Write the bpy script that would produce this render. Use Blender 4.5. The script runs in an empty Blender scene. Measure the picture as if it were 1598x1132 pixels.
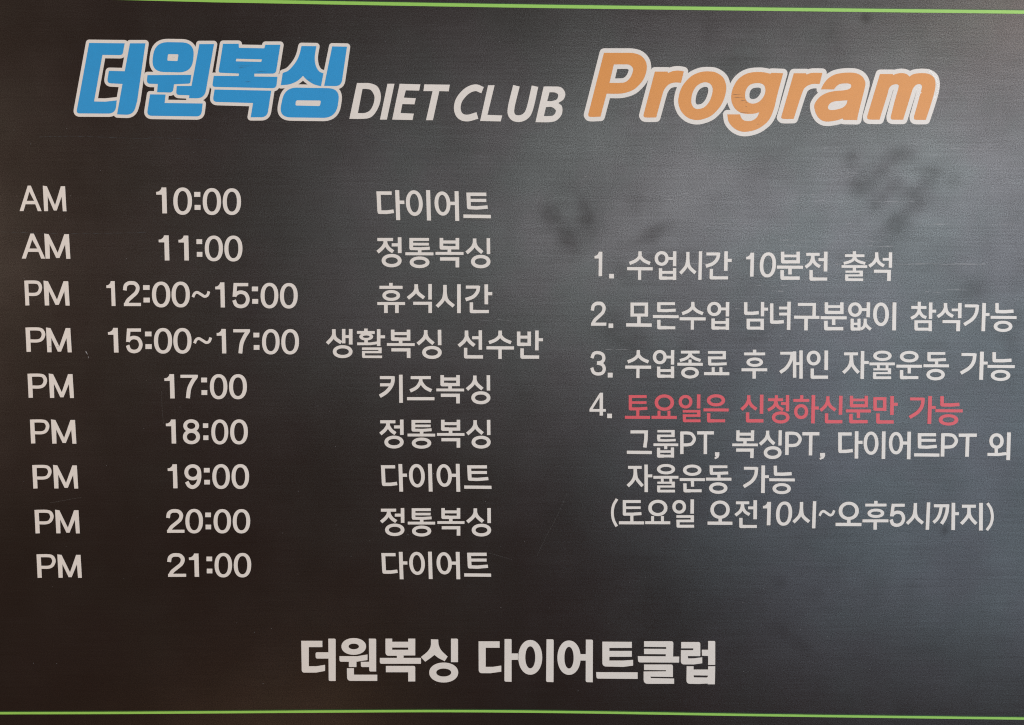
import bpy, math, random
import numpy as np
from mathutils import Matrix, Vector
from mathutils.geometry import delaunay_2d_cdt

C = bpy.data.collections.new("sign_scene")
bpy.context.scene.collection.children.link(C)
SC = bpy.context.scene
R = math.radians

# ------------------------------------------------------------------ camera
W0, H0, FPX = 1598.0, 1132.0, 1154.0
PITCH, YAW, ROLL = R(4.15), R(0.5), R(0.0)
CAM_LOC = Vector((0.0, -0.867, 1.563))
fw = Vector((math.sin(YAW) * math.cos(PITCH), math.cos(YAW) * math.cos(PITCH), -math.sin(PITCH)))
rt = fw.cross(Vector((0, 0, 1))).normalized()
up = rt.cross(fw)
rt, up = rt * math.cos(ROLL) + up * math.sin(ROLL), up * math.cos(ROLL) - rt * math.sin(ROLL)
cam_d = bpy.data.cameras.new("camera")
cam_d.sensor_width = 36.0
cam_d.lens = 36.0 * FPX / W0
cam_d.clip_start, cam_d.clip_end = 0.01, 50
cam = bpy.data.objects.new("camera", cam_d)
cam.matrix_world = Matrix(((rt.x, up.x, -fw.x, CAM_LOC.x), (rt.y, up.y, -fw.y, CAM_LOC.y),
                           (rt.z, up.z, -fw.z, CAM_LOC.z), (0, 0, 0, 1)))
C.objects.link(cam)
SC.camera = cam

# ------------------------------------------------------------------ world, lamps, exposure
world = bpy.data.worlds.new("World")
SC.world = world
world.use_nodes = True
world.node_tree.nodes["Background"].inputs[0].default_value = (1.0, 0.72, 0.55, 1)
world.node_tree.nodes["Background"].inputs[1].default_value = 0.08


def lamp(name, loc, target, sx, sy, power, color, spread=180):
    d = bpy.data.lights.new(name, 'AREA')
    d.shape, d.size, d.size_y = 'RECTANGLE', sx, sy
    d.energy, d.color = power, color
    d.spread = R(spread)
    o = bpy.data.objects.new(name, d)
    o.location = loc
    o.rotation_euler = (Vector(target) - Vector(loc)).to_track_quat('-Z', 'Y').to_euler()
    C.objects.link(o)
    return o


BC = (0, 0, 1.5)
lamp("window_light", (2.20, -2.7, 1.20), (0.6, 0, 1.5), 2.4, 2.4, 41, (0.68, 0.86, 1.04))
lamp("wide_grey_light", (1.75, -2.9, 2.25), (0.2, 0, 1.6), 3.2, 1.0, 35, (0.95, 0.97, 0.98))  # unseen wide grey source, placed to give the upper sheen
lamp("wall_bounce_fill", (-0.05, -2.8, 1.95), (0.0, 0, 1.6), 1.9, 1.2, 11, (0.88, 0.96, 1.0))  # dim fill added to carry the sheen further left
lamp("room_light", (-2.45, -0.80, 1.85), (-0.1, 0, 1.45), 0.9, 0.9, 31, (1.0, 0.75, 0.57))
lamp("right_room_light", (1.9, -0.55, 3.0), (0.3, 0, 1.5), 0.6, 0.6, 11, (1.0, 0.84, 0.70))
lamp("low_warm_fill", (-0.60, -0.40, 0.60), (-0.15, 0, 1.15), 0.9, 0.25, 0.45, (1.0, 0.55, 0.27))  # warm fill added from below for the bottom lettering
lamp("ceiling_lamp", (2.09, -1.95, 2.85), (0.6, 0, 1.9), 0.16, 0.16, 4, (1.0, 0.78, 0.64))

SC.view_settings.view_transform = 'Standard'
SC.view_settings.look = 'None'
SC.view_settings.exposure = 0
SC.view_settings.gamma = 1
SC.cycles.use_denoising = False
SC.cycles.pixel_filter_type = 'BLACKMAN_HARRIS'
SC.cycles.filter_width = 1.15

# ------------------------------------------------------------------ materials


def new_mat(name):
    m = bpy.data.materials.new(name)
    m.use_nodes = True
    nt = m.node_tree
    return m, nt, nt.nodes["Principled BSDF"]


def N(nt, t, **kw):
    n = nt.nodes.new(t)
    for k, v in kw.items():
        if k.startswith("i_"):
            n.inputs[int(k[2:]) if k[2:].isdigit() else k[2:]].default_value = v
        else:
            setattr(n, k, v)
    return n


def noise(nt, vec, scale, detail=3, rough=0.55):
    n = nt.nodes.new('ShaderNodeTexNoise')
    n.inputs['Scale'].default_value = scale
    n.inputs['Detail'].default_value = detail
    n.inputs['Roughness'].default_value = rough
    nt.links.new(vec, n.inputs['Vector'])
    return n.outputs['Fac']


def remap(nt, src, a, b, c, d):
    n = nt.nodes.new('ShaderNodeMapRange')
    n.inputs[1].default_value, n.inputs[2].default_value = a, b
    n.inputs[3].default_value, n.inputs[4].default_value = c, d
    nt.links.new(src, n.inputs[0])
    return n.outputs[0]


def mul(nt, a, b, op='MULTIPLY'):
    n = nt.nodes.new('ShaderNodeMath')
    n.operation = op
    for i, s in enumerate((a, b)):
        if isinstance(s, (int, float)):
            n.inputs[i].default_value = s
        else:
            nt.links.new(s, n.inputs[i])
    return n.outputs[0]


def coords(nt, scale=(1, 1, 1)):
    tc = nt.nodes.new('ShaderNodeNewGeometry')
    mp = nt.nodes.new('ShaderNodeMapping')
    mp.inputs['Scale'].default_value = scale
    nt.links.new(tc.outputs['Position'], mp.inputs['Vector'])
    return mp.outputs['Vector']


def print_mat(name, col, rough=0.45, spec=0.66, wear=0.05, bump=0.03):
    m, nt, b = new_mat(name)
    v = coords(nt)
    vs = coords(nt, (14, 14, 420))
    g = remap(nt, noise(nt, v, 1500, 2), 0.3, 0.7, 1 - wear, 1 + wear)
    g2 = remap(nt, noise(nt, v, 28, 4), 0.3, 0.7, 0.97, 1.02)
    g3 = remap(nt, noise(nt, vs, 1, 3), 0.66, 0.78, 1.0, 0.93)
    k = mul(nt, mul(nt, g, g2), g3)
    mx = nt.nodes.new('ShaderNodeVectorMath')
    mx.operation = 'SCALE'
    mx.inputs[0].default_value = col
    nt.links.new(k, mx.inputs['Scale'])
    nt.links.new(mx.outputs[0], b.inputs['Base Color'])
    b.inputs['Roughness'].default_value = rough
    b.inputs['Specular IOR Level'].default_value = spec
    bp = nt.nodes.new('ShaderNodeBump')
    bp.inputs['Strength'].default_value = bump
    bp.inputs['Distance'].default_value = 0.001
    nt.links.new(noise(nt, v, 1100, 2), bp.inputs['Height'])
    nt.links.new(bp.outputs[0], b.inputs['Normal'])
    return m


M_WHITE = print_mat("off_white_print", (0.83, 0.775, 0.72))
M_RED = print_mat("red_print", (0.76, 0.07, 0.09))
M_BLUE = print_mat("blue_print", (0.02, 0.33, 0.72), spec=0.5)
M_ORANGE = print_mat("orange_print", (0.78, 0.30, 0.045))
M_GREEN = print_mat("green_print", (0.33, 0.66, 0.11))
M_SCRATCH = print_mat("scratch_grey", (0.34, 0.34, 0.35), 0.6)
M_HAIR = print_mat("hairline_grey", (0.07, 0.068, 0.065), 0.6)
M_DKGREEN = print_mat("dark_green_shade", (0.02, 0.075, 0.015))
M_SCUFF = print_mat("dark_scuff", (0.02, 0.03, 0.04), 0.6)
M_FLAKE = print_mat("pale_glitter_flake", (0.98, 0.96, 0.92), 0.3, 1.0)

m, nt, b = new_mat("black_satin_board")
v = coords(nt)
grain = remap(nt, noise(nt, v, 900, 3, 0.7), 0.30, 0.70, 0.35, 1.65)
brush = remap(nt, noise(nt, coords(nt, (9, 9, 500)), 1, 3), 0.3, 0.7, 0.90, 1.10)
cloud = remap(nt, noise(nt, v, 6.0, 6, 0.62), 0.3, 0.7, 0.84, 1.14)
patch = remap(nt, noise(nt, v, 22, 4, 0.6), 0.3, 0.7, 0.95, 1.05)
at = nt.nodes.new('ShaderNodeAttribute')
at.attribute_name = "smudge"
sm = remap(nt, mul(nt, at.outputs['Fac'], remap(nt, noise(nt, v, 85, 5, 0.65), 0.35, 0.65, 0.8, 1.15)), 0, 1, 1.0, 0.60)
spec = mul(nt, mul(nt, mul(nt, mul(nt, mul(nt, grain, brush), cloud), patch), sm), 0.84)
nt.links.new(spec, b.inputs['Specular IOR Level'])
tint = nt.nodes.new('ShaderNodeMix')
tint.data_type = 'RGBA'
tint.inputs[6].default_value = (0.95, 1.0, 0.99, 1)
tint.inputs[7].default_value = (1.0, 0.98, 1.0, 1)
nt.links.new(remap(nt, noise(nt, v, 7.5, 4, 0.55), 0.42, 0.58, 0, 1), tint.inputs[0])
nt.links.new(tint.outputs[2], b.inputs['Specular Tint'])
b.inputs['Base Color'].default_value = (0.0135, 0.0062, 0.0042, 1)
nt.links.new(remap(nt, noise(nt, v, 9, 3), 0.3, 0.7, 0.31, 0.37), b.inputs['Roughness'])
bp = nt.nodes.new('ShaderNodeBump')
bp.inputs['Strength'].default_value = 0.10
bp.inputs['Distance'].default_value = 0.0006
nt.links.new(noise(nt, v, 700, 3, 0.6), bp.inputs['Height'])
nt.links.new(bp.outputs[0], b.inputs['Normal'])
M_BOARD = m
M_WALL = print_mat("painted_wall", (0.55, 0.53, 0.50), 0.8, 0.3)

# ------------------------------------------------------------------ survey of the board
# The lettering was measured off the photograph; each measurement is carried on to the plane of
# the board (y = 0) in metres, and every mark is built there as real relief.


def board(px, py):
    d = rt * ((px - W0 / 2) / FPX) - up * ((py - H0 / 2) / FPX) + fw
    t = -CAM_LOC.y / d.y
    p = CAM_LOC + d * t
    return p.x, p.z


VIEWS = dict(A=(900, 380, 4.566), B=(1250, 380, 4.592), C=(900, 600, 4.566), D=(1240, 600, 4.464),
             E=(490, 270, 3.144), Z=(490, 560, 3.144), F=(500, 360, 5.661), G=(680, 500, 8.083),
             H=(580, 580, 7.99), I=(20, 280, 7.99), J=(150, 430, 7.99), K=(300, 430, 7.99),
             L=(240, 650, 8.878), M=(20, 430, 7.99), N=(460, 985, 5.919), O=(730, 985, 7.61),
             P=(920, 985, 7.61), Q=(900, 65, 6.658), R=(1120, 65, 7.078), S=(1260, 65, 7.073),
             T=(100, 50, 6.658), U=(320, 50, 6.658), V=(540, 60, 4.205), W=(0, 270, 3.144),
             X=(0, 560, 3.144), s=(0, 0, 1))

# ops: l width pts (polyline, r = round join) | c width pts (smooth) | o cx,cy,rx,ry,wx,wy (ring)
#      p pts (polygon, rN = rounded corner) | s pts (smooth closed, k = corner) | h / k same, as holes
GLYPHS = r"""
A0 업 A o 605,108,50,52,24,22; l 20 650,108 690,108; l 24 698,57 697,163; l 24 597,178 597,248r 640,248; l 24 697,176 697,262; l 20 597,207 697,207; l 21 597,248 697,248
A0 분 D l 23 396,80 396,149r 430,149; l 23 499,80 499,160; l 18 396,109 499,109; l 22 396,149 510,149; l 21 357,185 531,186; l 23 444,190 444,235; l 24 392,206 392,260r 430,260; l 23 392,260 508,260
A0 전 B l 21 37,79 133,79; c 23 84,85 80,115 65,145 32,172; c 23 84,85 88,120 105,148 135,168; l 26 177,60 175,202; l 21 125,117 170,117; l 24 72,192 72,256r 110,256; l 22 72,256 187,256
A0 출 B l 24 382,57 382,82; l 19 315,88 454,89; c 20 383,92 372,118 345,133 306,144; c 20 383,92 394,118 420,133 460,144; l 19 290,166 474,167; l 24 382,170 382,200; l 15 318,203 443,203; l 24 431,196 431,236; l 15 316,230 443,230; l 22 327,223 327,255; l 19 325,240 325,260r 345,260; l 19 325,260 445,261
A0 석 B c 23 541,65 540,105 520,140 488,165; c 23 541,65 545,110 560,140 594,163; l 19 585,115 630,115; l 24 641,65 640,175; l 22 522,200 644,201; l 26 631,191 629,270
A0 모 A l 24 395,422 395,522; l 24 496,422 496,522; l 22 395,433 496,433; l 21 395,511 496,511; l 25 443,518 443,578; l 24 352,581 534,583
A0 든 A l 20 573,430 700,430; l 24 585,421 585,470; l 21 583,450 583,479r 640,480 705,476; l 21 543,521 726,523; l 24 585,545 585,601r 640,601; l 21 585,601 702,602
A0 남 A l 24 1204,420 1204,498r 1250,499 1297,494; l 24 1324,418 1323,520; l 21 1330,469 1363,469; l 24 1222,537 1222,605; l 24 1321,537 1321,617; l 20 1222,547 1321,547; l 21 1222,596 1222,604r 1240,604; l 21 1222,604 1321,604
A0 녀 A l 24 1389,428 1389,561r 1430,562 1475,558; l 25 1513,416 1509,617; l 20 1442,461 1505,461; l 20 1442,504 1505,504
A0 구 B l 21 -23,438 106,438; l 24 95,429 93,522; l 22 -50,529 131,531; l 25 36,535 35,624
A0 없 B o 387,475,50,52,24,22; l 20 435,475 475,475; l 25 483,423 480,530; l 23 366,540 366,614r 390,614; l 22 415,540 415,625; l 17 366,577 415,577; l 21 366,614 427,614; c 21 459,540 458,570 450,598 428,616; c 22 459,540 461,575 475,597 500,617
A0 참 B l 23 847,419 847,450; l 21 790,459 898,460; c 22 845,465 842,490 820,520 788,538; c 22 845,465 850,490 870,520 897,533; l 25 929,424 927,542; l 21 935,486 968,486; l 24 824,552 824,615; l 24 925,552 925,630; l 20 824,562 925,562; l 21 824,600 824,615r 840,615; l 21 824,615 925,615
A0 가 B c 24 1264,441 1255,500 1225,545 1168,583; l 21 1173,448 1266,449; l 26 1312,428 1305,630; l 21 1312,510 1350,510
A0 능 B l 24 1404,428 1404,489r 1460,490 1522,486; l 21 1358,530 1544,532; o 1447,595,67,40,26,21
A0 종 A l 20 742,775 875,775; c 21 808,780 800,803 775,822 735,835; c 21 808,780 816,803 845,822 882,835; l 22 807,828 807,855; l 21 717,861 898,862; o 807,922,63,41,25,21
A0 료 A l 19 935,777 1062,777; l 23 1051,768 1051,826; l 20 935,816 1062,816; l 23 947,807 947,855; l 20 946,840 946,861r 1000,861 1068,858; l 21 972,883 972,925; l 21 1027,883 1027,925; l 22 907,928 1087,929
A0 후 A l 24 1267,758 1267,782; l 20 1193,788 1342,788; o 1268,847,59,33,24,20; l 21 1174,901 1357,901; l 24 1264,905 1264,964
A0 개 A l 20 1450,783 1546,783; c 24 1536,774 1527,830 1495,885 1449,920; l 24 1552,770 1552,957; l 24 1598,763 1598,964; l 20 1552,857 1598,857
A0 인 B o 90,822,50,53,24,22; l 26 181,768 180,908; l 24 80,897 80,959r 120,959; l 23 80,959 193,959
A0 자 B l 21 308,792 408,792; c 24 360,795 357,850 340,890 303,928; c 24 360,795 365,860 380,890 412,928; l 25 441,772 438,972; l 21 445,854 485,854
A0 율 B o 583,806,66,37,25,20; l 20 490,864 672,864; l 20 554,872 554,900; l 20 616,872 616,900; l 15 518,903 645,903; l 24 633,896 633,937; l 15 516,930 645,930; l 22 527,923 527,955; l 19 525,940 525,963r 545,963; l 19 525,963 645,963
A0 운 B o 775,812,67,41,25,21; l 21 683,880 866,881; l 23 775,885 775,932; l 24 720,908 720,962r 760,962; l 21 720,962 840,962
A0 동 B l 19 906,789 1033,789; l 24 917,780 917,828; l 21 916,815 916,836r 970,836 1038,833; l 23 971,840 971,875; l 21 877,877 1060,878; o 964,941,66,41,25,22
A0 토 C l 20 371,87 498,87; l 23 382,77 382,165; l 18 382,130 497,130; l 21 381,150 381,175r 440,175 503,171; l 22 435,180 435,230; l 21 343,235 522,236
A0 요 C o 624,130,69,58,25,22; l 21 586,188 586,230; l 21 657,188 657,230; l 21 533,235 713,236
A0 일 C o 775,124,49,48,23,21; l 25 869,72 868,172; l 18 755,192 880,192; l 24 869,184 869,231; l 18 755,223 880,223; l 22 767,215 767,250; l 20 766,235 766,260r 790,260; l 20 766,260 882,260
A0 은 C o 992,114,65,43,25,22; l 21 903,182 1082,183; l 24 940,205 940,260r 980,260; l 21 940,260 1057,260
A0 신 C c 23 1225,78 1223,115 1205,150 1173,180; c 23 1225,78 1228,118 1245,150 1280,178; l 25 1318,74 1316,210; l 24 1217,200 1217,260r 1250,260; l 24 1217,260 1330,260
A0 청 C l 22 1423,78 1422,102; l 20 1363,110 1470,110; c 22 1418,115 1412,145 1395,165 1362,185; c 22 1418,115 1425,145 1440,165 1470,183; l 24 1502,77 1501,192; l 20 1455,137 1495,137; o 1453,236,63,43,24,22
A0 하 D l 22 49,76 49,105; l 20 -9,112 102,112; o 45,190,49,52,23,22; l 25 131,75 127,272; l 21 131,165 168,165
A0 만 D l 24 560,90 560,180; l 24 627,90 627,185; l 21 560,100 627,100; l 21 560,160 560,174r 580,174; l 21 560,174 627,174; l 25 679,82 677,213; l 21 682,139 718,139; l 24 580,203 580,262r 610,262; l 23 580,262 690,262
A0 그 C l 22 383,339 507,339; l 25 495,330 493,390 485,450; l 23 357,484 535,486
A0 룹 C l 17 575,334 697,334; l 23 686,326 686,376; l 17 573,367 697,367; l 23 584,359 584,392; l 17 583,380 583,399r 640,400 705,397; l 19 547,430 723,431; l 22 634,435 634,462; l 23 583,452 583,511r 620,511; l 23 682,450 682,522; l 17 583,479 682,479; l 19 583,511 682,511
A0 P C l 24 749,337 749,497; c 22 745,347 790,347 820,356 838,389 820,422 790,431 745,431
A0 T C l 23 858,346 977,346; l 24 917,346 916,497
A0 , C p 985,484 1016,484 1016,505 1008,523 985,534 981,522 995,511 985,511
A0 외 D o 1406,395,50,54,24,22; l 23 1404,442 1404,486; l 21 1343,488 1420,489 1475,482; l 26 1493,335 1487,528
A0 ( C c 20 287,817 262,862 254,915 262,967 285,1012
A0 오 C o 1021,893,69,65,25,22; l 24 1022,950 1022,985; l 23 932,989 1109,990
A0 까 D l 21 970,846 1076,846; c 22 1022,845 1013,895 995,935 967,963; c 24 1066,838 1060,890 1045,935 1023,972; l 25 1106,825 1104,1015; l 21 1108,901 1144,901
A0 지 D l 21 1165,849 1262,849; c 23 1214,850 1211,905 1190,940 1160,972; c 23 1214,850 1217,905 1235,940 1265,972; l 26 1298,826 1297,1018
A0 ) D c 20 1343,828 1368,870 1377,925 1366,975 1338,1016
A0 다 D l 22 303,346 397,346; l 25 316,336 316,460; l 23 316,400 316,467r 360,467 405,461; l 25 432,327 430,517; l 22 436,404 473,404
A0 이 D o 532,410,52,81,24,22; l 25 621,328 618,520
A0 어 D o 706,410,50,78,24,22; l 25 798,330 794,522; l 22 750,409 790,409
A0 트 D l 22 859,351 985,351; l 25 870,341 870,430; l 20 870,390 983,390; l 22 870,400 869,436r 920,438 990,432; l 22 832,491 1008,493
A0 3 A c 23 108,818 122,786 153,779 184,792 193,820 180,844 145,853; c 23 145,853 181,863 196,892 184,922 151,931 120,919 107,886
A0 4 C p 165,60 187,60 187,176 207,176 207,195 187,195 187,223 163,223 163,195 91,195 91,177; h 163,95 163,176 113,176
A0 정 H l 38 107,627 296,627; c 43 203,640 198,680 165,730 110,779; c 43 203,640 212,685 245,735 297,774; l 44 375,600 377,790; l 38 280,691 360,691; o 279,880,120,80,46,40
A0 통 H l 35 497,622 737,622; l 46 520,605 520,725; l 32 520,678 735,678; l 36 517,700 517,731r 640,733 747,726; l 44 623,745 623,790; l 35 448,792 792,793; o 622,893,121,69,46,38
A0 복 H l 44 887,602 887,718r 960,718; l 44 1082,602 1082,737; l 37 887,650 1082,650; l 39 887,718 1104,718; l 44 984,730 984,780; l 34 815,784 1157,785; l 40 870,850 1104,850; l 45 1082,832 1082,950
A0 싱 H c 43 1290,607 1288,660 1262,715 1192,779; c 43 1290,607 1292,660 1318,715 1384,774; l 43 1458,603 1460,792; o 1365,881,119,80,46,40
A0 키 H c 46 266,60 262,130 235,195 180,258 102,309; l 38 103,76 268,76r 264,110; l 38 105,166 245,166; l 45 363,40 367,390
A0 즈 H l 38 487,76 737,76; c 42 612,85 605,135 560,200 480,243; c 42 612,85 618,135 670,200 745,240; l 39 441,339 783,339
A0 휴 F l 31 623,463 623,495; l 27 522,502 726,502; o 626,574,78,48,31,27; l 26 503,645 748,645; l 32 579,650 579,729; l 32 676,650 676,729
A0 식 F c 31 846,475 844,520 825,555 773,599; c 31 846,475 850,520 865,555 916,596; l 31 969,473 969,610; l 27 820,643 985,643; l 31 970,632 970,729
A0 시 F c 31 1100,481 1100,540 1085,610 1030,673; c 31 1100,481 1102,550 1118,615 1178,669; l 32 1224,475 1224,730
A0 간 F c 31 1397,488 1388,540 1350,585 1283,611; l 27 1285,500 1403,500; l 32 1465,476 1466,652; l 28 1470,558 1518,558; l 30 1334,635 1334,715r 1380,716; l 28 1334,716 1488,716
A0 생 F c 31 119,872 118,920 100,955 60,998; c 31 119,872 120,915 135,955 185,991; l 30 206,870 206,997; l 32 268,870 268,1007; l 26 206,937 268,937; o 197,1070,87,57,32,28
A0 활 F l 31 402,866 402,892; l 25 323,900 480,901; o 405,938,61,33,31,22; l 31 404,965 404,1000; l 24 325,1001 440,1001 502,992; l 31 515,872 515,1020; l 26 520,939 571,939; l 22 368,1044 530,1044; l 28 527,1033 527,1084; l 20 368,1074 541,1074; l 26 381,1064 381,1105; l 22 380,1090 380,1115r 400,1115; l 22 380,1115 545,1116
A0 선 G c 44 388,130 388,200 360,262 290,325; c 44 388,130 390,200 425,265 487,320; l 43 562,127 563,372; l 38 460,221 550,221; l 42 377,348 377,461r 450,462; l 42 377,462 596,463
A0 수 G c 42 812,131 811,190 760,245 672,283; c 42 812,131 814,190 865,245 950,283; l 40 640,348 987,350; l 42 811,360 811,488
A0 반 G l 44 1046,143 1046,304r 1120,304; l 44 1179,143 1179,324; l 37 1046,213 1179,213; l 40 1046,304 1201,304; l 44 1276,130 1275,380; l 38 1280,246 1352,246; l 44 1089,355 1089,464r 1150,464; l 42 1089,464 1304,465
A0 1 J p 183,72 232,72 243,382 195,382 188,158 130,158 128,125 150,122 168,108 180,90
A0 2 J c 46 358,187 368,128 400,100 440,94 488,104 519,150 503,212 445,268 398,312 370,368; l 40 348,363 560,363
A0 5 J l 40 388,682 560,682; p 386,662 432,662 421,775 420,800 413,830 375,830; c 44 399,822 428,788 475,775 530,795 558,860 535,925 478,949 420,930 393,872
A0 ~ J c 34 1208,271 1228,228 1262,212 1310,238 1352,262 1388,248 1407,200
A0 7 K l 39 512,691 700,691; p 680,672 720,672 720,702 700,735 675,712; c 48 694,700 655,760 616,850 600,973
A0 8 L o 519,131,109,90,52,46; o 523,284,118,102,54,46
A0 9 L o 540,775,115,111,52,47; c 52 630,765 632,850 608,935 547,979 492,962 457,905
A0 0 L e 915,216,117,173,52,44
A0 : L p 682,97 754,97 754,160 682,160; p 687,264 757,264 757,328 687,328
A0 . A p 231,218 265,218 265,250 231,250
A0 A I p 187,80 225,80 360,398 313,398 282,312 160,312 134,397 87,397; h 207,155 267,270 175,270
A0 M I p 375,80 425,88 528,325 600,88 652,88 670,400 625,400 610,215 548,390 512,390 435,210 440,398 392,398
A0 p M l 48 168,65 183,375; c 40 170,84 285,85 328,104 346,155 326,212 280,236 180,236
bold 더 N p 60,90 255,90 255,148 130,148 130,325 200,325 280,312 280,368 200,383 65,384r25; p 310,70 378,70r14 378,461 314,461r14; p 192,196r16 315,196 315,254 194,254r16
bold 원 N o 545,142,114,77,66,51; p 413,232 580,232 672,216 672,268 570,283 570,332 500,332 500,283 413,283r18; p 685,70 752,70r14 752,373 688,373r14; p 610,284 690,284 690,332 612,332r14; p 482,343 547,343 547,403 762,403 762,460 484,460r34
bold 복 N p 838,70 900,70 900,99 1048,99 1048,70 1113,70 1113,225 1005,225 1005,248 1166,248 1166,302 786,302r18 786,248 943,248 943,228 838,228r30; h 900,152 1048,152 1048,173 900,173; p 842,322 1113,322r16 1113,465 1048,465 1048,380 842,380
bold 싱 N s 1258,76k 1325,78k 1330,130 1355,180 1412,236k 1385,278k 1330,250 1290,220k 1255,248 1205,283k 1165,240k 1225,190 1255,140; p 1443,70 1508,70r14 1508,287 1443,287; o 1376,383,134,92,65,55
bold 다 O p 128,122 378,122 378,198 213,198 213,425 300,425 398,410 398,482 270,500 130,500r40; p 437,95 520,95r14 520,602 435,600r20; p 515,266 596,266 596,342 515,342
bold 이 O o 742,312,142,206,83,75; p 935,98 1020,98r18 1018,606 930,604r20
bold 어 O o 1202,316,138,204,83,75; p 1330,274 1405,274 1405,350 1330,350; p 1402,102 1486,102r18 1484,608 1400,606r20
bold 트 P p 152,126 502,128 502,200 235,200 235,236 502,236 502,305 235,305 235,350 400,350 517,342 517,410 400,425 152,420r45; p 79,488 571,490 571,568 82,564r22
bold 클 P p 647,121 995,121r25 992,303 1065,303 1063,374 577,372r25 573,298 905,300 905,275 647,273 647,210 910,212 910,190 647,187; p 647,397 990,397r25 990,545 725,541 725,558 1004,564 1004,626 642,626r50 642,480 908,478 908,465 647,462
bold 럽 P p 1088,130 1315,130r25 1315,297 1167,297 1170,325 1230,325 1338,312 1338,382 1240,396 1083,396r40 1085,227 1232,227 1232,205 1088,205; p 1408,118 1492,118r14 1492,402 1408,402 1408,296 1335,292 1333,222 1408,222; p 1153,418 1235,418 1235,457 1408,457 1408,418 1492,418 1488,632 1405,632 1400,622 1300,628 1150,625r40; h 1235,525 1405,528 1403,545 1390,552 1240,550
club D V s 72,294k 110,294 160,296 207,318 228,370 221,430 195,485 160,520 110,529 22,529k; v 108,333k 135,333 165,342 186,380 182,425 160,470 125,490 78,491k
club I V p 272,299 318,299 268,534 223,534
club E V p 352,299 488,303 480,344 392,342 380,390 458,394 449,434 370,432 358,491 445,495 436,537 303,534
club T V p 514,303 681,305 674,349 612,347 570,538 525,538 568,347 508,347
club C V c 44 896,341 850,325 795,345 745,400 730,460 748,508 795,524 862,507
club L V p 932,309 975,309 928,503 1025,507 1015,546 880,543
club U V c 44 1118,312 1083,460 1092,512 1130,528 1175,513 1205,465 1240,315
club B V s 1297,317k 1350,317 1410,322 1438,360 1428,400 1393,425k 1418,450 1415,500 1380,540 1330,551 1243,551k; v 1335,355k 1370,356 1392,372 1382,402 1345,413 1320,412k; v 1312,452k 1350,452 1377,475 1362,505 1330,511 1298,511k
prog P Q s 283,119k 470,119 580,121 660,145 712,200 728,268 712,350 672,425 600,495 530,527 450,543 310,543k 247,782k 140,784 118,765k; v 385,240k 480,239 545,243 584,280 578,330 550,385 505,422 450,431 340,431k
prog r Q s 812,314k 945,314k 947,328k 1000,309 1055,303 1112,312k 1083,430k 1015,428 955,448 910,500 888,560 825,790k 715,790 692,770k
prog o Q s 1380,312 1450,325 1520,375 1550,450 1550,520 1525,610 1480,690 1400,770 1310,808 1230,816 1150,790 1085,725 1056,640 1060,570 1085,490 1130,420 1200,355 1290,318; v 1340,425 1385,440 1410,480 1408,540 1380,620 1330,680 1270,702 1225,695 1195,655 1190,600 1205,530 1240,470 1290,435
prog g R s 722,352k 655,600 620,745 570,860 500,930 420,975 320,998 240,990 170,950 120,885 105,806k 245,806k 262,848 290,872 340,880 390,870 435,835 460,782k 400,798 320,800 250,785 190,740 155,670 150,590 175,500 225,420 300,365 380,342 470,338 530,345 580,357k 595,347k; v 440,460 490,470 520,500 525,560 500,620 450,670 390,687 340,675 308,640 302,580 320,520 365,475
prog r R s 840,352k 975,352k 980,366k 1040,348 1155,348k 1125,470k 1040,472 970,505 930,575 838,856k 725,856 700,840k
prog a S s 148,530k 185,460 240,400 320,360 430,345 530,350 600,385 637,450 630,520 595,660 560,800 548,868k 400,866k 388,850k 320,872 210,885 140,860 95,800 75,720 90,670 140,610 210,570 300,548 400,540 460,525 483,495 470,470 420,464 360,470 320,495 292,530k; v 442,650k 430,690 390,730 320,752 260,758 230,745 228,715 255,680 300,662 370,655
prog m S s 800,360k 940,360k 945,372k 985,356 1045,350 1095,362 1125,388k 1175,360 1260,350 1340,360 1395,400 1412,470 1400,560 1360,700 1305,866k 1190,864 1174,835k 1215,690 1258,530 1262,490 1240,472 1200,480 1165,520 1140,590 1055,864k 935,862 918,835k 960,670 1005,510 1000,480 975,473 930,485 900,520 880,590 795,864k 675,860 658,830k
blue 더 T p 262,116 630,120 608,243r28 399,240 312,724 430,726 548,713 532,850r80 128,848r34; p 686,120 846,120 760,720 720,865r150 552,858 608,542 447,534r40 467,406r8 632,410
blue 원 T p 945,106r130 1358,112r130 1330,424r130 905,416r130; h 1080,232r12 1190,234r12 1180,305r12 1072,300r12; p 868,450 1322,448 1311,538r20 1143,545 1130,632r34 968,628 975,542 858,540r40; p 1407,128 1558,128 1460,692r90 1300,690 1303,660 1165,655r30 1172,563 1325,563; p 895,650 1055,652 1045,740 1440,745 1425,880r50 860,872r50
blue 복 U p 188,125 350,125 352,167 617,172 628,135 783,135 735,435r35 512,435 512,465 752,468 740,587r40 75,572r30 92,458 350,460 354,434 140,425r24; h 325,280 592,287 585,313 320,307; p 100,600 688,612 645,888r60 475,888 500,740 80,728r44
blue 싱 U s 1003,148k 1157,150k 1140,260 1150,350 1185,410 1230,432k 1205,566k 1130,545 1060,500 1018,458k 960,510 880,545 788,555k 808,428k 870,400 940,320 980,240; p 1322,152 1475,155 1415,565r60 1238,562; p 830,578r120 1405,588r120 1360,896r130 765,888r120; h 945,712r16 1205,714r16 1195,772r16 938,766r16
"""

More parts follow.
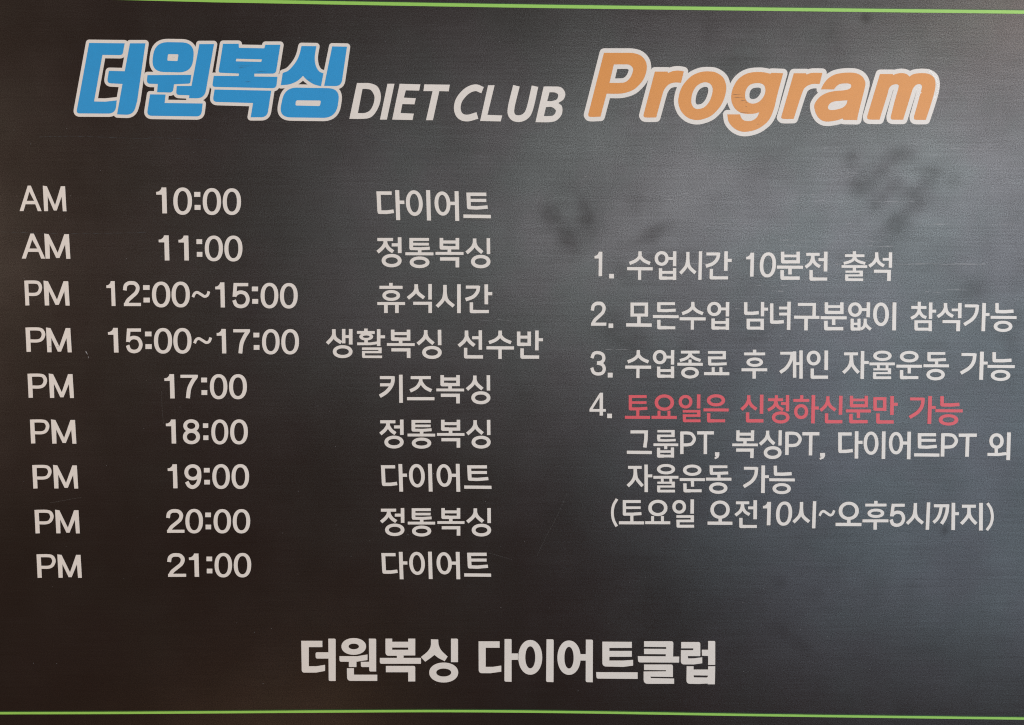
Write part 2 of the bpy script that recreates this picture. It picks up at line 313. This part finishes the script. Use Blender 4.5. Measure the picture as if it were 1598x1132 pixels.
# repeats: view glyph x0,y0,x1,y1 (measured extent of that very letter)
PLACE = r"""
E 다 308,85,443,232;E 이 452,85,573,234;E 어 592,90,712,236;E 트 733,97,868,223
F 정 497,60,716,325;F 통 752,66,998,332;F 복 1018,66,1264,326;F 싱 1282,68,1502,334
F 복 589,876,832,1126;E 싱 504,770,626,913
H 복 808,45,1152,398;H 싱 1175,47,1480,408
Z 다 330,517,456,652;Z 이 467,516,581,652;Z 어 602,516,717,653;Z 트 737,523,871,639
Z 정 325,733,443,870;Z 통 461,734,594,872;Z 복 606,733,738,868;Z 싱 747,733,869,872
Z 다 332,948,458,1082;Z 이 468,947,581,1081;Z 어 602,948,717,1082;Z 트 737,952,869,1070
A 수 360,57,540,260;A 시 732,57,890,260;A 간 918,57,1101,258;A 1 127,60,181,234;A 1 1208,67,1260,237;A 0 1306,64,1417,243;B 분 -171,60,12,262
A 2 100,415,211,587;A . 227,571,260,603;A 수 735,417,917,615;A 업 930,417,1085,617;B 분 143,423,324,624;B 이 519,423,680,624;B 석 975,427,1145,630
A . 221,922,256,956;A 수 347,760,529,960;A 업 543,760,694,960;B 가 1144,776,1332,978;B 능 1340,780,1526,986
C . 217,209,251,241;D 신 175,80,332,272;D 가 799,82,978,276;D 능 984,83,1166,287
C 복 1110,328,1288,525;C 싱 1300,328,1458,532;C P 1486,337,1600,503;D T 54,333,168,495;D , 174,478,211,526;D P 1021,340,1133,503;D T 1143,343,1262,504
C 자 357,572,537,768;C 율 547,568,723,770;C 운 735,572,912,770;C 동 922,578,1100,780;C 가 1186,578,1366,775;C 능 1374,580,1551,782
C 토 302,825,480,998;C 요 490,823,666,997;C 일 682,820,836,1021;C 전 1125,826,1283,1024;C 1 1327,838,1380,1004;C 0 1422,835,1532,1007
D 시 -12,815,145,1003;D ~ 167,875,282,920;D 오 290,818,465,988;D 후 477,812,651,1012;D 5 665,832,768,993;D 시 780,823,937,1013
W 1 770,72,816,199;W 0 853,72,940,206;W : 955,94,983,182;W 0 997,75,1083,207;W 0 1095,76,1181,207
I A 113,678,391,990;I M 407,678,705,992;W 1 782,307,828,430;W 1 879,308,924,430;W : 966,326,992,412;W 0 1007,308,1092,434;W 0 1103,308,1188,435
M M 398,66,696,377;J : 592,122,667,338;J 0 703,78,920,400;J 0 947,78,1164,400;K 1 294,88,401,400;K 5 503,95,712,410;K : 748,140,821,354;K 0 857,93,1070,412;K 0 1098,95,1312,414
M p 173,648,402,954;M M 429,650,722,960;J 1 158,655,270,962;J : 616,701,691,918;J 0 728,656,943,976;J 0 969,656,1185,976;J ~ 1212,770,1446,855;K 1 312,668,418,973;K : 767,715,837,928;K 0 875,670,1086,986;K 0 1115,670,1328,986
X p 141,73,230,192;X M 245,73,358,193;X 1 810,76,854,195;X 7 889,79,971,195;X : 989,93,1016,178;X 0 1032,76,1114,199;X 0 1126,76,1210,199
X p 153,298,241,416;X M 256,298,370,417;L 1 177,44,301,376;L 0 1064,42,1299,388
X p 164,521,252,637;X M 266,521,379,637;L 1 202,664,320,996;L : 700,715,775,943;L 0 817,662,1049,1006;L 0 1083,662,1316,1006
X p 175,741,262,857;X M 276,741,387,857;X 2 818,738,902,854;X 0 912,737,994,857;X : 1009,755,1035,837;X 0 1050,738,1132,857;X 0 1144,738,1226,857
X p 185,959,272,1075;X M 287,960,397,1075;X 2 823,954,910,1070;X 1 930,956,974,1070;X : 1015,971,1041,1053;X 0 1055,953,1137,1073;X 0 1149,953,1231,1073
"""

# ------------------------------------------------------------------ outlines to relief


def catmull(P, closed=False, n=7):
    P = [np.array(p, float) for p in P]
    if closed:
        Q = [P[-1]] + P + [P[0], P[1]]
    else:
        Q = [2 * P[0] - P[1]] + P + [2 * P[-1] - P[-2]]
    out = []
    for i in range(1, len(Q) - 2):
        p0, p1, p2, p3 = Q[i - 1:i + 3]
        for k in range(n):
            t = k / n
            out.append(0.5 * (2 * p1 + (p2 - p0) * t + (2 * p0 - 5 * p1 + 4 * p2 - p3) * t * t +
                              (3 * p1 - p0 - 3 * p2 + p3) * t ** 3))
    if not closed:
        out.append(P[-1])
    return out


def smooth_closed(P, K):
    if not any(K):
        return catmull(P, True)
    n = len(P)
    s = K.index(True)
    idx = [(s + i) % n for i in range(n)] + [s]
    out, run = [], [P[idx[0]]]
    for i in idx[1:]:
        run.append(P[i])
        if K[i]:
            seg = catmull(run) if len(run) > 2 else [np.array(run[0], float), np.array(run[1], float)]
            out += seg[:-1]
            run = [P[i]]
    return out


def round_poly(P, Rr):
    out, n = [], len(P)
    for i in range(n):
        p = np.array(P[i], float)
        r = Rr[i]
        if not r:
            out.append(p)
            continue
        a, c = np.array(P[i - 1], float) - p, np.array(P[(i + 1) % n], float) - p
        la, lc = np.linalg.norm(a), np.linalg.norm(c)
        d = min(r, la * 0.5, lc * 0.5)
        s, e = p + a / la * d, p + c / lc * d
        for k in range(8):
            t = k / 7
            # between a quadratic and a rounder arc
            q = (1 - t) ** 2 * s + 2 * t * (1 - t) * (p * 0.94 + (s + e) * 0.03) + t * t * e
            out.append(q)
    return out


def stroke(P, w, joins=None):
    """quads with mitred joints; joints flagged round get a disc instead"""
    P = [np.array(p, float) for p in P]
    h, n, quads = w / 2, len(P), []
    D = [(P[i + 1] - P[i]) / max(1e-9, np.linalg.norm(P[i + 1] - P[i])) for i in range(n - 1)]
    Nn = [np.array((-d[1], d[0])) for d in D]
    side = []
    for i in range(n):
        if i == 0:
            side.append((Nn[0] * h, Nn[0] * h))
        elif i == n - 1:
            side.append((Nn[-1] * h, Nn[-1] * h))
        elif joins and joins[i]:
            side.append((Nn[i - 1] * h, Nn[i] * h))
        else:
            mm = Nn[i - 1] + Nn[i]
            mm = mm / np.linalg.norm(mm)
            mm = mm * h / max(0.35, mm.dot(Nn[i]))
            side.append((mm, mm))
    for i in range(n - 1):
        a, c = side[i][1], side[i + 1][0]
        quads.append([P[i] + a, P[i + 1] + c, P[i + 1] - c, P[i] - a])
    for i in range(1, n - 1):
        if joins and joins[i]:
            quads.append([P[i] + h * np.array((math.cos(t), math.sin(t)))
                          for t in np.arange(14) * 2 * math.pi / 14])
    return quads


def ring(cx, cy, rx, ry, wx, wy, pw=1.0, n=40):
    def el(a, b_):
        o = []
        for k in range(n):
            t = 2 * math.pi * k / n
            c_, s_ = math.cos(t), math.sin(t)
            o.append(np.array((cx + a * math.copysign(abs(c_) ** pw, c_), cy + b_ * math.copysign(abs(s_) ** pw, s_))))
        return o
    return el(rx, ry), el(rx - wx, ry - wy)


def parse(spec):
    """-> groups; each group = (list of solid polygons, list of hole polygons)"""
    groups = []
    for part in spec.split(';'):
        tk = part.split()
        op = tk[0]
        if op in 'oe':
            a, c = ring(*[float(x) for x in tk[1].split(',')], pw=0.90 if op == 'e' else 0.96)
            groups.append(([a], [c]))
            continue
        w = None
        pts = tk[1:]
        if op in 'lc':
            w = float(tk[1])
            pts = tk[2:]
        P, F = [], []
        for s in pts:
            f = 0
            if s.endswith('k'):
                s, f = s[:-1], True
            elif 'r' in s:
                s, q = s.split('r')
                f = float(q) if q else True
            P.append(tuple(float(x) for x in s.split(',')))
            F.append(f)
        if op == 'l':
            groups.append((stroke(P, w, F), []))
        elif op == 'c':
            groups.append((stroke(catmull(P), w), []))
        elif op == 'p':
            groups.append(([round_poly(P, F)], []))
        elif op == 's':
            groups.append(([smooth_closed(P, F)], []))
        elif op == 'h':
            groups[-1][1].append(round_poly(P, F))
        elif op == 'v':
            groups[-1][1].append(smooth_closed(P, F))
    return groups


def inside(poly, X, Y):
    r = np.zeros(len(X), bool)
    n = len(poly)
    for i in range(n):
        x1, y1 = poly[i]
        x2, y2 = poly[(i + 1) % n]
        if y1 == y2:
            continue
        c = ((y1 > Y) != (y2 > Y)) & (X < (x2 - x1) * (Y - y1) / (y2 - y1) + x1)
        r ^= c
    return r


def union_mesh(name, groups, mat, thick, base=0.0, grow=0.0, dens=1000.0):
    """groups in board metres (x, z) -> one clean raised shape; returns mesh + centre"""
    polys = [p for s, h in groups for p in s + h]
    strips = []
    if grow:
        for s, h in groups:
            for p in s + h:
                n = len(p)
                for i in range(n):
                    a, c = np.array(p[i]), np.array(p[(i + 1) % n])
                    if np.linalg.norm(c - a) > 1e-7:
                        strips += stroke([a, c], grow * 2)
                    strips.append([a + grow * np.array((math.cos(t), math.sin(t)))
                                   for t in (np.arange(16) + 0.5) * math.pi / 8])
    allp = np.array([q for p in polys for q in p])
    lo, hi = allp.min(0), allp.max(0)
    cen = (lo + hi) / 2
    K = dens
    vs, es = [], []
    for p in polys + strips:
        s0 = len(vs)
        n = len(p)
        vs += [Vector(((q[0] - cen[0]) * K, (q[1] - cen[1]) * K)) for q in p]
        es += [(s0 + i, s0 + (i + 1) % n) for i in range(n)]
    ov, oe, of, *_ = delaunay_2d_cdt(vs, es, [], 0, 1e-5, False)
    V = np.array([(q.x, q.y) for q in ov])
    T = np.array(of)
    cc = V[T].mean(1)
    X, Y = cc[:, 0] / K + cen[0], cc[:, 1] / K + cen[1]
    keep = np.zeros(len(T), bool)
    for s, h in groups:
        k = np.zeros(len(T), bool)
        for p in s:
            k |= inside(p, X, Y)
        for p in h:
            k &= ~inside(p, X, Y)
        keep |= k
    for p in strips:
        keep |= inside(p, X, Y)
    T = T[keep]
    A = V[T]
    area = (A[:, 1, 0] - A[:, 0, 0]) * (A[:, 2, 1] - A[:, 0, 1]) - (A[:, 2, 0] - A[:, 0, 0]) * (A[:, 1, 1] - A[:, 0, 1])
    T = T[np.abs(area) > 1e-9]
    area = area[np.abs(area) > 1e-9]
    T[area < 0] = T[area < 0][:, ::-1]
    used, inv = np.unique(T, return_inverse=True)
    T = inv.reshape(-1, 3)
    V = V[used] / K
    n = len(V)
    verts = [(q[0], -thick - base, q[1]) for q in V] + [(q[0], -base, q[1]) for q in V]
    faces = [tuple(int(i) for i in t) for t in T]
    ed = {}
    for t in faces:
        for i in range(3):
            ed[(t[i], t[(i + 1) % 3])] = 1
    for (a, c) in list(ed):
        if (c, a) not in ed:
            faces.append((c, a, a + n, c + n))
    me = bpy.data.meshes.new(name)
    me.from_pydata(verts, [], faces)
    me.materials.append(mat)
    return me, cen, hi - lo


def to_board(groups, view):
    vx, vy, s = VIEWS[view]
    f = lambda p: [np.array(board(vx + q[0] / s, vy + q[1] / s)) for q in p]
    return [([f(p) for p in S], [f(p) for p in Hh]) for S, Hh in groups]


# ------------------------------------------------------------------ the setting
def box_mesh(name, x0, x1, y0, y1, z0, z1, mat):
    me = bpy.data.meshes.new(name)
    v_ = [(x, y, z) for x in (x0, x1) for y in (y0, y1) for z in (z0, z1)]
    me.from_pydata(v_, [], [(0, 1, 3, 2), (4, 6, 7, 5), (0, 4, 5, 1), (2, 3, 7, 6), (0, 2, 6, 4), (1, 5, 7, 3)])
    me.materials.append(mat)
    return me


wall = bpy.data.objects.new("wall", box_mesh("wall", -1.6, 1.6, 0.0085, 0.12, 0.4, 2.6, M_WALL))
wall['kind'] = 'structure'
C.objects.link(wall)

# ------------------------------------------------------------------ the sign
BX, BZ0, BZ1 = 0.76, 0.98, 2.02
sign = bpy.data.objects.new("schedule_sign", None)
sign.empty_display_size = 0.1
sign.location = (0, 0.008, BZ0)
sign['label'] = "black satin board printed with a Korean boxing diet club class timetable between two green lines"
sign['category'] = "sign"
C.objects.link(sign)


def child(name, me, x=0.0, z=0.0, label=None, parent=sign, sx=1.0, sz=1.0, y=0.0):
    o = bpy.data.objects.new(name, me)
    C.objects.link(o)
    o.parent = parent
    px_, py_, pz_ = (0.0, 0.008, BZ0)
    o.location = (x - px_, y - py_, z - pz_)
    o.scale = (sx, 1, sz)
    if label:
        o['label'] = label
    return o


# board panel: a fine grid in front carrying the greasy hand marks as an attribute, real edges and back
random.seed(4)
rng = np.random.RandomState(7)
NX, NZ = 420, 290
gx = np.linspace(-BX, BX, NX)
gz = np.linspace(BZ0, BZ1, NZ)
GX, GZ = np.meshgrid(gx, gz)
SM = np.zeros_like(GX)
PXM = board(900, 566)[0] - board(899, 566)[0]


def blot(px, py, lx, ly, ang, k):
    """soft oval mark: photo survey position, half length / half width in survey pixels, tilt in degrees"""
    x, z = board(px, py)
    a = R(ang)
    dx, dz = (GX - x) / PXM, (GZ - z) / PXM
    u_, v_ = dx * math.cos(a) + dz * math.sin(a), -dx * math.sin(a) + dz * math.cos(a)
    q_ = k * np.exp(-((u_ / (lx * 1.25)) ** 2 + (v_ / (ly * 1.45)) ** 2) ** 1.3)
    SM[:] = 1 - (1 - SM) * (1 - q_)


for q in [(1326, 250, 11, 11, 0, .75), (1352, 280, 28, 14, 48, .7), (1378, 258, 26, 11, 25, .55), (1412, 243, 20, 10, 15, .6),
          (1428, 283, 30, 14, 26, .85), (1400, 300, 42, 11, 33, .65), (1424, 329, 32, 10, 38, .5), (1402, 346, 22, 12, 25, .6),
          (1458, 267, 11, 16, 8, .35), (1483, 284, 11, 9, 0, .25), (1390, 372, 30, 14, 20, .2), (1400, 300, 75, 60, 30, .14),
          (906, 333, 34, 11, -64, .8), (878, 360, 36, 12, -54, .85), (885, 305, 22, 14, -40, .35), (900, 340, 60, 45, -55, .18),
          (990, 316, 13, 10, -20, .45), (1020, 366, 30, 9, 22, .8), (1065, 402, 22, 6, 8, .5),
          (1300, 60, 12, 60, 4, .14), (1440, 95, 14, 70, 3, .14), (1105, 50, 10, 40, 3, .18), (560, 180, 120, 20, 5, .15),
          (975, 425, 12, 20, 60, .3), (1020, 415, 16, 12, 40, .35), (965, 515, 18, 26, 60, .45), (985, 530, 14, 30, 60, .3),
          (1515, 455, 24, 12, 15, .4), (1560, 515, 26, 16, 10, .35), (1585, 500, 12, 60, 0, .3), (1190, 520, 26, 10, 20, .25),
          (1352, 27, 6, 6, 0, .7), (1474, 829, 4, 6, -10, .7), (1216, 908, 10, 8, 0, .35), (1238, 1000, 34, 8, -38, .35),
          (1285, 940, 26, 9, -40, .35), (1360, 925, 20, 20, 0, .25), (1545, 892, 12, 8, 0, .25), (1412, 1105, 16, 10, -20, .35),
          (1170, 790, 40, 14, 40, .25), (1160, 92, 26, 12, -20, .3), (1135, 100, 12, 12, 0, .25), (1040, 950, 26, 60, 20, .35),
          (1385, 392, 60, 18, 10, .22), (1260, 590, 60, 14, 5, .18), (700, 640, 40, 14, 10, .25), (1075, 560, 14, 22, 20, .3)]:
    blot(*q)
fine = np.zeros_like(GX)
for k in range(60):   # break the marks up so that no edge is even
    fx, fz, ph, am = rng.uniform(-160, 160), rng.uniform(-160, 160), rng.uniform(0, 6.28), 1
    fine += np.sin(GX * fx + GZ * fz + ph)
SM = np.clip(SM * (1 + 0.07 * fine), 0, 1)
verts = [(float(x), -0.008, float(z) - BZ0) for x, z in zip(GX.ravel(), GZ.ravel())]
faces = [(j * NX + i, j * NX + i + 1, (j + 1) * NX + i + 1, (j + 1) * NX + i) for j in range(NZ - 1) for i in range(NX - 1)]
rim = [i for i in range(NX)] + [j * NX + NX - 1 for j in range(1, NZ)] + \
      [(NZ - 1) * NX + i for i in range(NX - 2, -1, -1)] + [j * NX for j in range(NZ - 2, 0, -1)]
nv = len(verts)
verts += [(verts[i][0], 0.0, verts[i][2]) for i in rim]
faces += [(rim[(k + 1) % len(rim)], rim[k], nv + k, nv + (k + 1) % len(rim)) for k in range(len(rim))]
faces.append(tuple(nv + k for k in range(len(rim) - 1, -1, -1)))
me = bpy.data.meshes.new("panel")
me.from_pydata(verts, [], faces)
me.materials.append(M_BOARD)
a_ = me.attributes.new("smudge", 'FLOAT', 'POINT')
vals = np.zeros(len(verts), np.float32)
vals[:nv] = SM.ravel()
a_.data.foreach_set('value', vals)
panel = bpy.data.objects.new("panel", me)
C.objects.link(panel)
panel.parent = sign

TH = 0.00022
# green lines, traced along their slight bow
for pts, w in (([(-60, -9), (280, 0), (400, 2.6), (800, 9.6), (1200, 14.8), (1598, 19.3), (1680, 20.2)], 4.9),
               ([(-60, 1113.8), (0, 1113.2), (200, 1112.6), (500, 1110.6), (700, 1109.9), (900, 1111.6), (1200, 1116.4),
                 (1598, 1121.6), (1680, 1122.6)], 3.9)):
    g = [(stroke([board(*q) for q in catmull(pts)], w * PXM), [])]
    mm_, cen, _ = union_mesh("green_line", g, M_GREEN, TH)
    child("green_line", mm_, cen[0], cen[1])
    g = [(stroke([board(q[0], q[1] - w / 2 - 0.8) for q in catmull(pts)], 1.3 * PXM), [])]  # dark fringe above the line: its shadow edge put into the colour
    mm_, cen, _ = union_mesh("line_shadow_edge", g, M_DKGREEN, TH * 0.6)
    child("line_shadow_edge", mm_, cen[0], cen[1])

NAMES = {':': 'colon', '.': 'full_stop', ',': 'comma', '~': 'tilde', '(': 'bracket', ')': 'bracket'}


def nm(ch):
    return NAMES.get(ch, 'digit' if ch.isdigit() else 'letter')


LIB = {}
backs = {'prog': [], 'blue': []}
tops = {'prog': [], 'blue': []}
for ln in GLYPHS.strip().splitlines():
    st, ch, view, spec = ln.split(' ', 3)
    g = to_board(parse(spec), view)
    if st in backs:
        backs[st] += g
        tops[st].append((ch, g))
        continue
    red = st == 'A0' and ch in '토요일은신청하분만' and view in 'CD'
    mesh, cen, size = union_mesh(nm(ch), g, M_RED if red else M_WHITE, TH)
    if st == 'A0':
        if ch not in '0:.':
            LIB[ch] = (mesh, size)
        else:
            LIB[ch] = (mesh, size)
    child(nm(ch), mesh, cen[0], cen[1], "red letter" if red else None)
    if red and st == 'A0':
        m2 = mesh.copy()
        m2.materials[0] = M_WHITE
        LIB[ch] = (m2, size)

RED_AT = {('D', '신'), ('D', '가'), ('D', '능')}
RED_MESH = {}
for ln in PLACE.strip().splitlines():
    for it in ln.split(';'):
        view, ch, bb = it.split(' ')
        x0, y0, x1, y1 = [float(q) for q in bb.split(',')]
        vx, vy, s = VIEWS[view]
        q = [board(vx + x / s, vy + y / s) for x, y in ((x0, y0), (x1, y0), (x1, y1), (x0, y1))]
        lo, hi = np.min(q, 0), np.max(q, 0)
        mesh, size = LIB[ch]
        red = (view, ch) in RED_AT
        if red:
            if ch not in RED_MESH:
                RED_MESH[ch] = mesh.copy()
                RED_MESH[ch].materials[0] = M_RED
            mesh = RED_MESH[ch]
        child(nm(ch), mesh, (lo[0] + hi[0]) / 2, (lo[1] + hi[1]) / 2, "red letter" if red else None,
              sx=(hi[0] - lo[0]) / size[0], sz=(hi[1] - lo[1]) / size[1])

for key, grow, mat, lab in (('blue', 4.9, M_BLUE, "blue letter with off-white edging"),
                            ('prog', 6.7, M_ORANGE, "orange letter with off-white edging")):
    mm_, cen, _ = union_mesh("letter_edging", backs[key], M_WHITE, TH, grow=grow * PXM)
    bo = child("letter_edging", mm_, cen[0], cen[1])
    for ch, g in tops[key]:
        mm_, c2, _ = union_mesh("letter", g, mat, 0.00012, base=TH)
        o = bpy.data.objects.new("letter", mm_)
        C.objects.link(o)
        o.parent = bo
        o.location = (c2[0] - cen[0], 0, c2[1] - cen[1])
        o['label'] = lab

# ------------------------------------------------------------------ wear: fine scratches, chips, scuffs


def sliver_part(name, items, mat, thick, kind='stuff', base=0.0):
    vs, fs = [], []
    for k, (xa, ya, xb, yb, w) in enumerate(items):
        a, c = np.array(board(xa, ya)), np.array(board(xb, yb))
        d = (c - a)
        L = np.linalg.norm(d)
        n_ = np.array((-d[1], d[0])) / L * w * PXM / 2
        m1 = a + d * 0.3
        s0 = len(vs)
        t_ = thick + base + k * 1e-8
        for p in (a, m1 - n_, c, m1 + n_):
            vs.append((p[0], -t_, p[1]))
        for p in (a, m1 - n_, c, m1 + n_):
            vs.append((p[0], -base, p[1]))
        fs += [(s0, s0 + 1, s0 + 2, s0 + 3)] + [(s0 + (i + 1) % 4, s0 + i, s0 + 4 + i, s0 + 4 + (i + 1) % 4) for i in range(4)]
    me_ = bpy.data.meshes.new(name)
    me_.from_pydata(vs, [], fs)
    me_.materials.append(mat)
    o = child(name, me_, 0, 0)
    o['kind'] = kind
    return o


scr = []
for x0, x1, y, nn in [(1252, 1312, 231.5, 7), (1455, 1538, 232.3, 11), (1452, 1470, 242.5, 3), (1504, 1522, 242.3, 4),
                      (1312, 1340, 270, 4), (1315, 1336, 276, 4), (1228, 1272, 304.5, 5), (1200, 1290, 314, 6), (1352, 1428, 314.5, 6),
                      (1310, 1328, 349, 3), (1430, 1485, 349.5, 7), (1210, 1262, 375, 6), (1212, 1262, 384, 7), (1340, 1396, 384.5, 6),
                      (1350, 1378, 377, 3), (1040, 1110, 411.5, 9), (1290, 1312, 412, 3), (1395, 1540, 412.8, 13), (1030, 1105, 312.5, 6),
                      (1060, 1090, 304, 3), (1118, 1165, 340.5, 5), (1105, 1168, 348.5, 5), (925, 970, 229.5, 3), (905, 917, 275.5, 2),
                      (1180, 1232, 446, 4), (1185, 1225, 454.6, 5), (1438, 1470, 456.5, 5), (1140, 1155, 481.5, 2), (1195, 1220, 524.5, 3),
                      (740, 800, 500, 3), (1345, 1395, 384, 3), (1180, 1196, 584.5, 2),
                      (935, 990, 546, 3), (1500, 1590, 350, 4), (1455, 1520, 452.5, 3)]:
    for k in range(nn):
        a_x = random.uniform(x0, x1 - 2)
        L = random.uniform(4, (x1 - x0) * 0.5)
        yy = y + random.choice((-1.2, 0, 0, 0, 0, 0.9)) + random.uniform(-.25, .25)
        scr.append((a_x, yy, min(x1, a_x + L), yy + random.uniform(-.3, .3), random.uniform(0.25, 0.6)))
hair = []
# two long faint curved scratches low on the board, one by the title
for cv in ([(885, 770), (868, 808), (850, 842), (838, 868)], [(757, 862), (780, 868), (800, 874)],
           [(1480, 838), (1500, 846), (1520, 856), (1530, 864)], [(78, 785), (100, 781), (128, 776)], [(424, 188.5), (440, 190.5), (455, 191.5)],
           [(252, 610), (253, 640), (255, 662)]):
    c_ = catmull(cv)
    for a0, b0 in zip(c_[:-1], c_[1:]):
        hair.append((a0[0], a0[1], b0[0] + .3, b0[1] + .3, random.uniform(.3, .6)))
sliver_part("scratch", scr, M_SCRATCH, 0.00002)
sliver_part("hairline_scratch", hair, M_HAIR, 0.00002)
dark = []
for cv in ([(556, 208), (600, 222), (650, 243), (700, 268), (726, 286)], [(1400, 826), (1450, 840), (1500, 854), (1528, 864)],
           [(60, 214), (120, 213), (240, 217)], [(0, 362), (110, 365), (230, 363)], [(230, 214), (330, 219)], [(1232, 884), (1300, 886), (1370, 880)],
           [(1384, 958), (1384, 978)], [(985, 463), (1040, 470)]):
    c_ = catmull(cv)
    for a0, b0 in zip(c_[:-1], c_[1:]):
        dark.append((a0[0], a0[1], b0[0] + .3, b0[1] + .2, random.uniform(.35, .8)))
sliver_part("dark_hairline", dark, M_SCUFF, 0.00002)

specks = []
for k in range(170):   # pale dust
    x, y = random.uniform(5, 1590), random.uniform(25, 1105)
    a0 = random.uniform(0, 6.28)
    r_ = random.uniform(.5, 1.3)
    specks.append((x, y, x + r_ * math.cos(a0), y + r_ * math.sin(a0), random.uniform(.4, .9)))
specks += [(133.5, 548, 137, 554, 1.6), (137.5, 556, 138.6, 560, .7), (881, 200.5, 883, 201, 1.2), (45, 388, 46.5, 388.5, 1)]
sliver_part("dust_speck", specks, M_SCRATCH, 0.00003)

# crazed, flaking film, its glitter painted as near-white slivers, along the right edge of the last orange letter
fl = []
for k in range(150):
    t = random.random()
    base_c = catmull([(1451, 110), (1461, 122), (1465, 134), (1462, 147), (1456, 158)])
    p = base_c[int(t * (len(base_c) - 1))]
    a0 = random.uniform(-0.6, 0.9)
    L = random.uniform(0.9, 2.0)
    x, y = p[0] + random.uniform(-3.6, 0.2), p[1] + random.uniform(-1.5, 1.5)
    fl.append((x, y, x + L * math.cos(a0), y + L * math.sin(a0), random.uniform(.6, 1.2)))
for k in range(14):
    x, y = 1434 + random.uniform(-5, 3), 146 + random.uniform(-10, 8)
    fl.append((x, y, x + 1.6, y + random.uniform(-1, 1), .9))
sliver_part("film_flake", fl, M_FLAKE, 0.00006, base=TH + 0.0001)

sc2 = []
for x0, x1, y in [(381, 392, 128.3), (385.5, 392, 128.0), (370, 398, 103.5), (478, 490, 124.3), (481, 489, 126.5), (1144, 1162, 152),
                  (1155, 1166, 157.5), (1163, 1167, 160.5), (1154, 1170, 176.3), (1180, 1186, 194.2), (1163, 1166, 166.5), (1142, 1158, 148),
                  (76, 84, 541.2), (88, 93, 541.3), (400, 420, 112), (372, 385, 106)]:
    yy = y + random.uniform(-.3, .3)
    sc2.append((x0, yy, x1, yy + random.uniform(-.3, .3), random.uniform(.35, .65)))
sliver_part("dark_scuff", sc2, M_SCUFF, 0.00003, base=TH + 0.00012)
